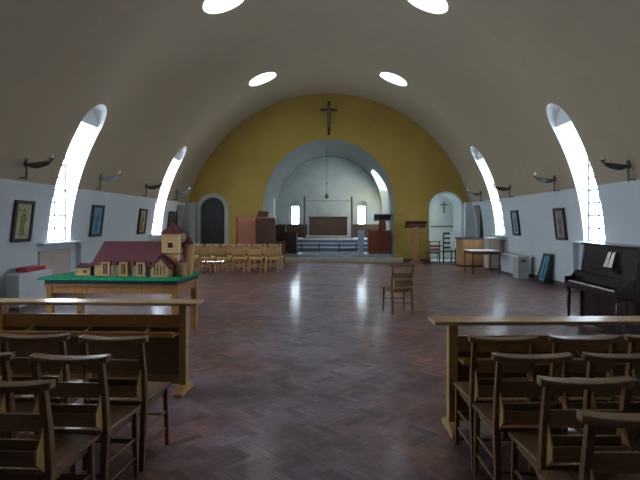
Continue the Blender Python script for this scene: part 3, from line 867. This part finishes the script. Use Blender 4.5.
# ------------------------------------------------------------------ crucifix on the ochre wall
def crux(name, label, loc, h, w, th, small=False):
    t = thing(name, label, 'crucifix', loc)
    k = h/1.35
    MB().box(-th/2, th/2, -.04*k, .0, 0, h).build('upright', M['dark_wood'], t, .006*k)
    MB().box(-w/2, w/2, -.045*k, -.002, h*.70, h*.70+th).build('crossbar', M['dark_wood'], t, .006*k)
    m = MB(); zc = h*.70+th*.5
    m.tube([(0,-.10*k,zc-.62*k),(0,-.12*k,zc-.40*k),(0,-.10*k,zc-.28*k),(0,-.11*k,zc-.10*k),(0,-.11*k,zc-.03*k),(0.01,-.13*k,zc+.02*k),(.01,-.14*k,zc+.08*k),(.01,-.14*k,zc+.13*k)],
           [.028*k,.05*k,.065*k,.075*k,.05*k,.028*k,.05*k,.02*k], 10)
    for s in (-1, 1):
        m.tube([(s*.05*k,-.10*k,zc-.06*k),(s*.16*k,-.08*k,zc-.02*k),(s*.29*k,-.06*k,zc+.03*k)], [.03*k,.024*k,.018*k], 8)
        m.tube([(s*.03*k,-.10*k,zc-.30*k),(s*.035*k,-.13*k,zc-.48*k),(s*.015*k,-.08*k,zc-.68*k)], [.04*k,.032*k,.022*k], 8)
    m.build('carved_figure', M['corpus'], t, 0, True)
    return t
crux('crucifix', 'dark crucifix with carved figure, high on the ochre wall above the arch', (-.0, YF-.005, 5.10), 1.38, .66, .10)
crux('crucifix', 'small dark crucifix on the white back wall of the right niche', (4.98, 22.09, 1.98), .50, .30, .045)

# ------------------------------------------------------------------ chancel furniture
t = thing('sanctuary_lamp', 'small hanging lamp on a long thin chain in the chancel', 'lamp', (-.10, 22.0, 2.6))
MB().tube([(0,0,.25),(0,0,2.32)], .009, 8).build('chain', M['iron'], t)
MB().lathe([(.01,0),(.06,.02),(.09,.08),(.09,.14),(.05,.17),(.02,.25)], (0,0,0), 16).build('lamp_bowl', M['iron'], t, 0, True)
MB().lathe([(.015,0),(.03,.03),(.03,.05),(.015,.08)], (0,0,.62), 12).build('chain_knob', M['iron'], t, 0, True)

t = thing('altar', 'dark brown altar with pale top at the end of the chancel', 'altar', (-.06, 25.2, .95))
MB().box(-.93,.93,-.38,.38,0,.86).build('body', M['dado'], t, .01)
MB().box(-.97,.97,-.42,.42,.86,.91).build('altar_top', M['brown_wood'], t, .008)
m = MB()
for k in range(5): m.box(-.86+k*.35, -.56+k*.35, -.395, -.38, .08, .78)
m.build('front_panel', M['dado'], t, .004)
for s, lab in ((-1, 'left'), (1, 'right')):
    o = thing('riddel_post', 'tall dark slender altar post on the %s of the altar' % lab, 'post', (-.06+s*1.14, 24.6, .81), 0, 'pair of posts flanking the altar')
    MB().box(-.045,.045,-.045,.045,.04,1.93).build('shaft', M['pole_wood'], o, .006)
    MB().box(-.07,.07,-.07,.07,0,.04).build('foot', M['pole_wood'], o, .006)
    MB().lathe([(.03,0),(.055,.02),(.05,.06),(.02,.09),(.005,.14)], (0,0,1.93), 12).build('finial', M['pole_wood'], o, 0, True)
tag(MB().tube([(-1.14, 24.6, 2.62), (1.02, 24.6, 2.62)], .014, 8).build('curtain_rod', M['pole_wood']), 'thin dark rod joining the two tall altar posts', 'rod')

# low communion rail
t = thing('communion_rail', 'low pale communion rail across the chancel steps', 'rail', (.0, 22.55, .30))
MB().box(-1.25,1.25,-.05,.05,.36,.39).build('top_rail', M['nosing'], t, .006)
MB().box(-1.25,1.25,-.015,.015,.20,.225).build('lower_rail', M['stall_blue'], t, .004)
for x in (-1.2,-.45,.45,1.2): MB().box(x-.025,x+.025,-.025,.025,0,.36).build('post', M['dark_wood'], t, .004)

def stall(name, label, loc, w, d, h, front, topm, rz=0):
    t = thing(name, label, 'choir stall', loc, rz)
    MB().box(-w/2, w/2, -d/2, -d/2+.03, 0, h).build('front_panel', front, t, .005)
    for s in (-1, 1): MB().box(s*w/2, s*(w/2-.035), -d/2+.03, d/2, 0, h-.02).build('end_panel', front, t, .005)
    MB().hexa([(-w/2-.02,-d/2-.03,h),(w/2+.02,-d/2-.03,h),(w/2+.02,d/2,h-.05),(-w/2-.02,d/2,h-.05)], [(-w/2-.02,-d/2-.03,h+.03),(w/2+.02,-d/2-.03,h+.03),(w/2+.02,d/2,h-.02),(-w/2-.02,d/2,h-.02)]).build('sloping_top', topm, t, .004)
    m = MB(); n = max(2, int(w/.3))
    for k in range(n): m.box(-w/2+.05+k*(w-.1)/n+.02, -w/2+.05+(k+1)*(w-.1)/n-.02, -d/2-.012, -d/2, .08, h-.1)
    m.build('raised_panel', front, t, .003)
    return t
stall('reading_desk', 'red-brown reading desk just inside the right of the chancel arch', (2.14, 21.85, .30), .96, .6, .92, M['red_wood'], M['brown_wood'])
stall('choir_stall', 'blue-grey draped stall end left of the right reading desk', (1.38, 22.0, .30), .24, .6, .93, M['stall_blue'], M['stall_blue'])
stall('choir_stall', 'dark low choir stall on the left side of the chancel', (-1.62, 21.9, .30), .50, .7, .85, M['dark_wood'], M['dark_wood'])
stall('choir_stall', 'brown panelled stall in the left chancel behind the pulpit', (-2.25, 23.0-.55, .30), .68, .5, 1.15, M['brown_wood'], M['brown_wood'])
def lectern(name, label, loc, h, tw_, mat, topm, rz=0):
    t = thing(name, label, 'lectern', loc, rz)
    MB().box(-.26,.26,-.22,.22,0,.05).build('base', mat, t, .01)
    MB().box(-.18,.18,-.15,.15,.05,.09).build('base_step', mat, t, .01)
    MB().hexa([(-.14,-.07,.09),(.14,-.07,.09),(.14,.07,.09),(-.14,.07,.09)], [(-.11,-.06,h-.2),(.11,-.06,h-.2),(.11,.06,h-.2),(-.11,.06,h-.2)]).build('stem', mat, t, .006)
    w = tw_/2
    MB().hexa([(-w,-.20,h),(w,-.20,h),(w,.20,h-.26),(-w,.20,h-.26)], [(-w,-.19,h+.03),(w,-.19,h+.03),(w,.21,h-.23),(-w,.21,h-.23)]).build('book_rest', topm, t, .005)
    MB().box(-w*.9,w*.9,-.12,.0,h-.22,h-.10).build('rest_box', topm, t, .006)
    MB().box(-w,w,.18,.23,h-.26,h-.19).build('ledge', topm, t, .005)
    return t
lectern('lectern', 'tall wooden lectern standing before the ochre wall right of the arch', (3.41, 19.95, 0), 1.62, .82, M['lectern'], M['brown_wood'])
t = thing('book_stand', 'dark wooden book stand on top of the right reading desk', 'book stand', (2.28, 21.85, 1.255))
MB().box(-.14,.14,-.1,.1,0,.03).build('base', M['red_wood'], t, .005)
MB().hexa([(-.17,-.06,.03),(.17,-.06,.03),(.17,.06,.03),(-.17,.06,.03)], [(-.13,-.05,.44),(.13,-.05,.44),(.13,.05,.44),(-.13,.05,.44)]).build('stem', M['red_wood'], t, .005)
MB().hexa([(-.36,-.16,.60),(.36,-.16,.60),(.36,.16,.40),(-.36,.16,.40)], [(-.36,-.15,.68),(.36,-.15,.68),(.36,.17,.48),(-.36,.17,.48)]).build('book_rest', M['dark_wood'], t, .005)

# pulpit
t = thing('pulpit', 'red-brown panelled pulpit with carved rim left of the chancel arch', 'pulpit', (-2.85, 19.85, 0))
P = [(-.75,-.05),(-.60,-.32),(.06,-.38),(.44,-.18),(.74,.12),(.74,.32),(-.75,.32)]
for i, (a, b) in enumerate(zip(P, P[1:]+P[:1])):
    a = Vector(a); b = Vector(b); d = (b-a).normalized(); n = Vector((-d.y, d.x))
    q = [a, b, b+n*.04, a+n*.04]
    m = MB(); m.hexa([(v.x, v.y, 0) for v in q], [(v.x, v.y, 1.74 if i != 5 else .9) for v in q])
    o = m.build('side_panel', M['red_wood'] if i in (0, 1, 6) else M['brown_wood'], t, .005)
    if i < 5:
        L_ = (b-a).length
        a2 = a + d*.05 - n*.012; b2 = b - d*.05 - n*.012
        q = [a2, b2, b2+n*.014, a2+n*.014]
        mm = MB()
        for zz in ((.15,.80),(.90,1.60)): mm.hexa([(v.x, v.y, zz[0]) for v in q], [(v.x, v.y, zz[1]) for v in q])
        mm.build('raised_panel', M['red_wood'] if i in (0, 1) else M['brown_wood'], o, .004)
rim = MB()
for i, (a, b) in enumerate(zip(P, P[1:]+P[:1])):
    if i == 5: continue
    a = Vector(a); b = Vector(b); d = (b-a).normalized(); n = Vector((-d.y, d.x))
    q = [a-n*.03, b-n*.03, b+n*.06, a+n*.06]
    rim.hexa([(v.x, v.y, 1.741) for v in q], [(v.x, v.y, 1.80) for v in q])
rim.build('rim', M['lectern'], t, .005)
MB().box(-.60,.60,-.22,.25,.45,.50).build('floor_board', M['brown_wood'], t)
MB().hexa([(.08,-.30,1.80),(.50,-.20,1.80),(.50,.10,1.80),(.08,.10,1.80)], [(.16,-.28,2.04),(.56,-.2,2.00),(.50,.12,1.84),(.08,.10,1.84)]).build('book_rest', M['brown_wood'], t, .006)

t = thing('processional_pole', 'thin dark upright pole before the left chancel end window', 'pole', (-1.72, 23.0, .47))
MB().tube([(0,0,.04),(0,0,1.75)], .018, 8).build('staff', M['dark_wood'], t)
MB().lathe([(.14,0),(.13,.02),(.03,.04)], (0,0,0), 16).build('foot', M['dark_wood'], t)
m = MB(); m.box(-.01,.01,-.01,.01,1.75,1.98); m.box(-.06,.06,-.01,.01,1.87,1.89); m.build('finial', M['brass'], t)

# ------------------------------------------------------------------ right corner furniture
t = thing('side_cabinet', 'pale orange wooden cabinet with dark top in the right corner', 'cabinet', (5.14, 18.55, 0))
MB().box(-.39,.39,-.45,.45,.06,.98).build('body', M['cabinet'], t, .006)
MB().box(-.36,.36,-.42,.42,0,.06).build('plinth', M['dark_wood'], t)
MB().box(-.42,.42,-.48,.48,.98,1.03).build('cabinet_top', M['blue_black'], t, .006)
for s in (-1, 1):
    d = MB().box(s*.37, s*.01, -.468, -.45, .10, .94).build('door', M['cabinet'], t, .004)
    MB().lathe([(.01,0),(.018,.012),(.012,.024)], (s*.05,-.478,.55), 10).build('knob', M['brass'], d)
t = thing('side_table', 'small dark-legged table with painted white sheen on top before the right cabinet', 'table', (4.86, 16.1, 0))
MB().box(-.45,.45,-.5,.5,.68,.70).build('tabletop', M['table_dark'], t, .005)
MB().box(-.455,.455,-.505,.505,.701,.712).build('table_sheen', M['cloth'], t, .004)  # white sheet stands in for the sheen on the tabletop
m = MB(); m.box(-.42,.42,-.47,-.45,.60,.68); m.box(-.42,.42,.45,.47,.60,.68); m.box(-.42,-.40,-.45,.45,.60,.68); m.box(.40,.42,-.45,.45,.60,.68)
m.build('apron', M['table_dark'], t)
for sx in (-1, 1):
    for sy in (-1, 1): MB().hexa([(sx*.41-.014,sy*.46-.014,0),(sx*.41+.014,sy*.46-.014,0),(sx*.41+.014,sy*.46+.014,0),(sx*.41-.014,sy*.46+.014,0)],
                                 [(sx*.41-.022,sy*.46-.022,.68),(sx*.41+.022,sy*.46-.022,.68),(sx*.41+.022,sy*.46+.022,.68),(sx*.41-.022,sy*.46+.022,.68)]).build('leg', M['table_dark'], t)
t = thing('narrow_cupboard', 'narrow cream cupboard between the corner cabinet and the right heater', 'cupboard', (5.53, 17.3, 0))
MB().box(-.17,.17,-.25,.25,.05,1.04).build('body', M['beige_panel'], t, .008)
MB().box(-.15,.15,-.23,.23,0,.05).build('plinth', M['skirting'], t)
MB().box(-.185,.185,-.265,.265,1.04,1.07).build('cupboard_top', M['white_paint'], t, .005)
d = MB().box(-.15,.15,-.262,-.25,.09,1.0).build('door', M['beige_panel'], t, .004)
MB().lathe([(.008,0),(.014,.01),(.01,.02)], (-.11,-.27,.6), 10).build('knob', M['brass'], d)
# armchair with a white cloth hung over its back
t = thing('high_back_chair', 'high-backed wooden chair under a white cloth beside the right niche', 'chair', (4.66, 19.66, 0), R(8))
for s in (-1, 1):
    MB().box(s*.24-.02, s*.24+.02, -.02, .02, 0, 1.18).build('leg', M['dark_wood'], t, .004)
    MB().box(s*.24-.02, s*.24+.02, .42, .46, 0, .66).build('leg', M['dark_wood'], t, .004)
    MB().box(s*.24-.025, s*.24+.025, .0, .47, .66, .69).build('armrest', M['dark_wood'], t, .006)
MB().box(-.26,.26,.0,.48,.43,.47).build('seat', M['dark_wood'], t, .008)
for z in (.58, .76, .94): MB().box(-.22,.22,-.01,.01,z,z+.07).build('back_slat', M['dark_wood'], t, .003)
MB().box(-.26,.26,-.025,.025,1.12,1.2).build('top_rail', M['dark_wood'], t, .008)
MB().tube([(-.24,.0,.2),(.24,.0,.2)], .012, 8).build('stretcher', M['dark_wood'], t)
# cloth as a folded sheet with drape waves
m = MB(); vs = []; fs = []; nx, ny = 24, 22
for j in range(ny+1):
    v = j/ny
    for i in range(nx+1):
        u = i/nx; x = -.02 + u*.36*(1+.1*v)
        wv = .012*math.sin(u*22+v*3)*(.3+v)
        if v < .78: y = -.055 - wv - .02*v; z = 1.22 - (v/.78)*.78*(1-.08*math.sin(u*3.1))
        else: y = -.055 + .0; z = 1.22
        vs.append((x, y, z))
rows = []
vs = []
for j in range(ny+1):
    v = j/ny
    for i in range(nx+1):
        u = i/nx; x = .0 + u*.36
        wv = .014*math.sin(u*24+v*3)*(.2+abs(v-.25))
        if v < .2: y = .045+wv*.5; z = 1.22 - (.2-v)/.2*.25
        elif v < .3: a = (v-.2)/.1; y = .045 - .10*a; z = 1.222
        else: a = (v-.3)/.7; y = -.055 - wv - .03*a; z = 1.22 - a*(.70 - .10*u); x += a*.06*(u)
        vs.append((x, y, z))
for j in range(ny):
    for i in range(nx):
        a = j*(nx+1)+i; fs.append((a, a+1, a+nx+2, a+nx+1))
m = MB().add(vs, fs); co = m.build('white_cloth', M['cloth'], None, 0, True)
co.location = (4.66, 19.66, 0); co.rotation_euler = (0,0,R(8))
sm = co.modifiers.new('thick', 'SOLIDIFY'); sm.thickness = .006; sm.offset = 0
tag(co, 'white cloth hanging over the back of the high-backed chair', 'cloth')
# slips of paper on the pale chairs
for i, (x, y, lab) in enumerate(((-2.60, 16.40, 'white leaflet standing between two nearer pale oak chairs'), (-4.19, 16.40, 'white leaflet on the far left of the nearer oak chairs'))):
    o = MB().hexa([(-.04,-.02,0),(.04,-.02,0),(.04,-.016,0),(-.04,-.016,0)], [(-.04,.02,.2),(.04,.02,.2),(.04,.024,.2),(-.04,.024,.2)]).build('leaflet', M['paper'])
    o.location = (x + (.20 if i == 0 else -.22), y+.12, .445); tag(o, lab, 'leaflet')

# ------------------------------------------------------------------ camera, world, view
cam = bpy.data.cameras.new('camera'); co = bpy.data.objects.new('camera', cam); COL.objects.link(co)
co.location = (.15, 0, 1.6); co.rotation_euler = (PI/2, 0, 0)
cam.sensor_width = 36; cam.lens = 510/640*36; cam.shift_x = -12.5/640; cam.shift_y = -18/640
cam.clip_start = .05
scn.camera = co
w = bpy.data.worlds.new('overcast_sky'); scn.world = w; w.use_nodes = True
bg = w.node_tree.nodes['Background']; bg.inputs[0].default_value = (.86,.95,1,1); bg.inputs[1].default_value = 12.0
nt = w.node_tree                      # overcast sky, brighter towards the left of the nave
tcw = nt.nodes.new('ShaderNodeTexCoord'); sp = nt.nodes.new('ShaderNodeSeparateXYZ'); nt.links.new(tcw.outputs['Generated'], sp.inputs[0])
ma = nt.nodes.new('ShaderNodeMath'); ma.operation = 'MULTIPLY_ADD'; ma.inputs[1].default_value = -5.0; ma.inputs[2].default_value = 13.0
nt.links.new(sp.outputs[0], ma.inputs[0]); nt.links.new(ma.outputs[0], bg.inputs[1])
w.cycles.sampling_method = 'MANUAL'; w.cycles.sample_map_resolution = 64
scn.cycles.use_denoising = True
scn.cycles.max_bounces = 10; scn.cycles.diffuse_bounces = 7; scn.cycles.glossy_bounces = 4; scn.cycles.transparent_max_bounces = 8
scn.cycles.sample_clamp_indirect = 0
vs_ = scn.view_settings
vs_.view_transform = 'Standard'; vs_.look = 'None'; vs_.gamma = 1; vs_.use_curve_mapping = False; vs_.exposure = 1.05
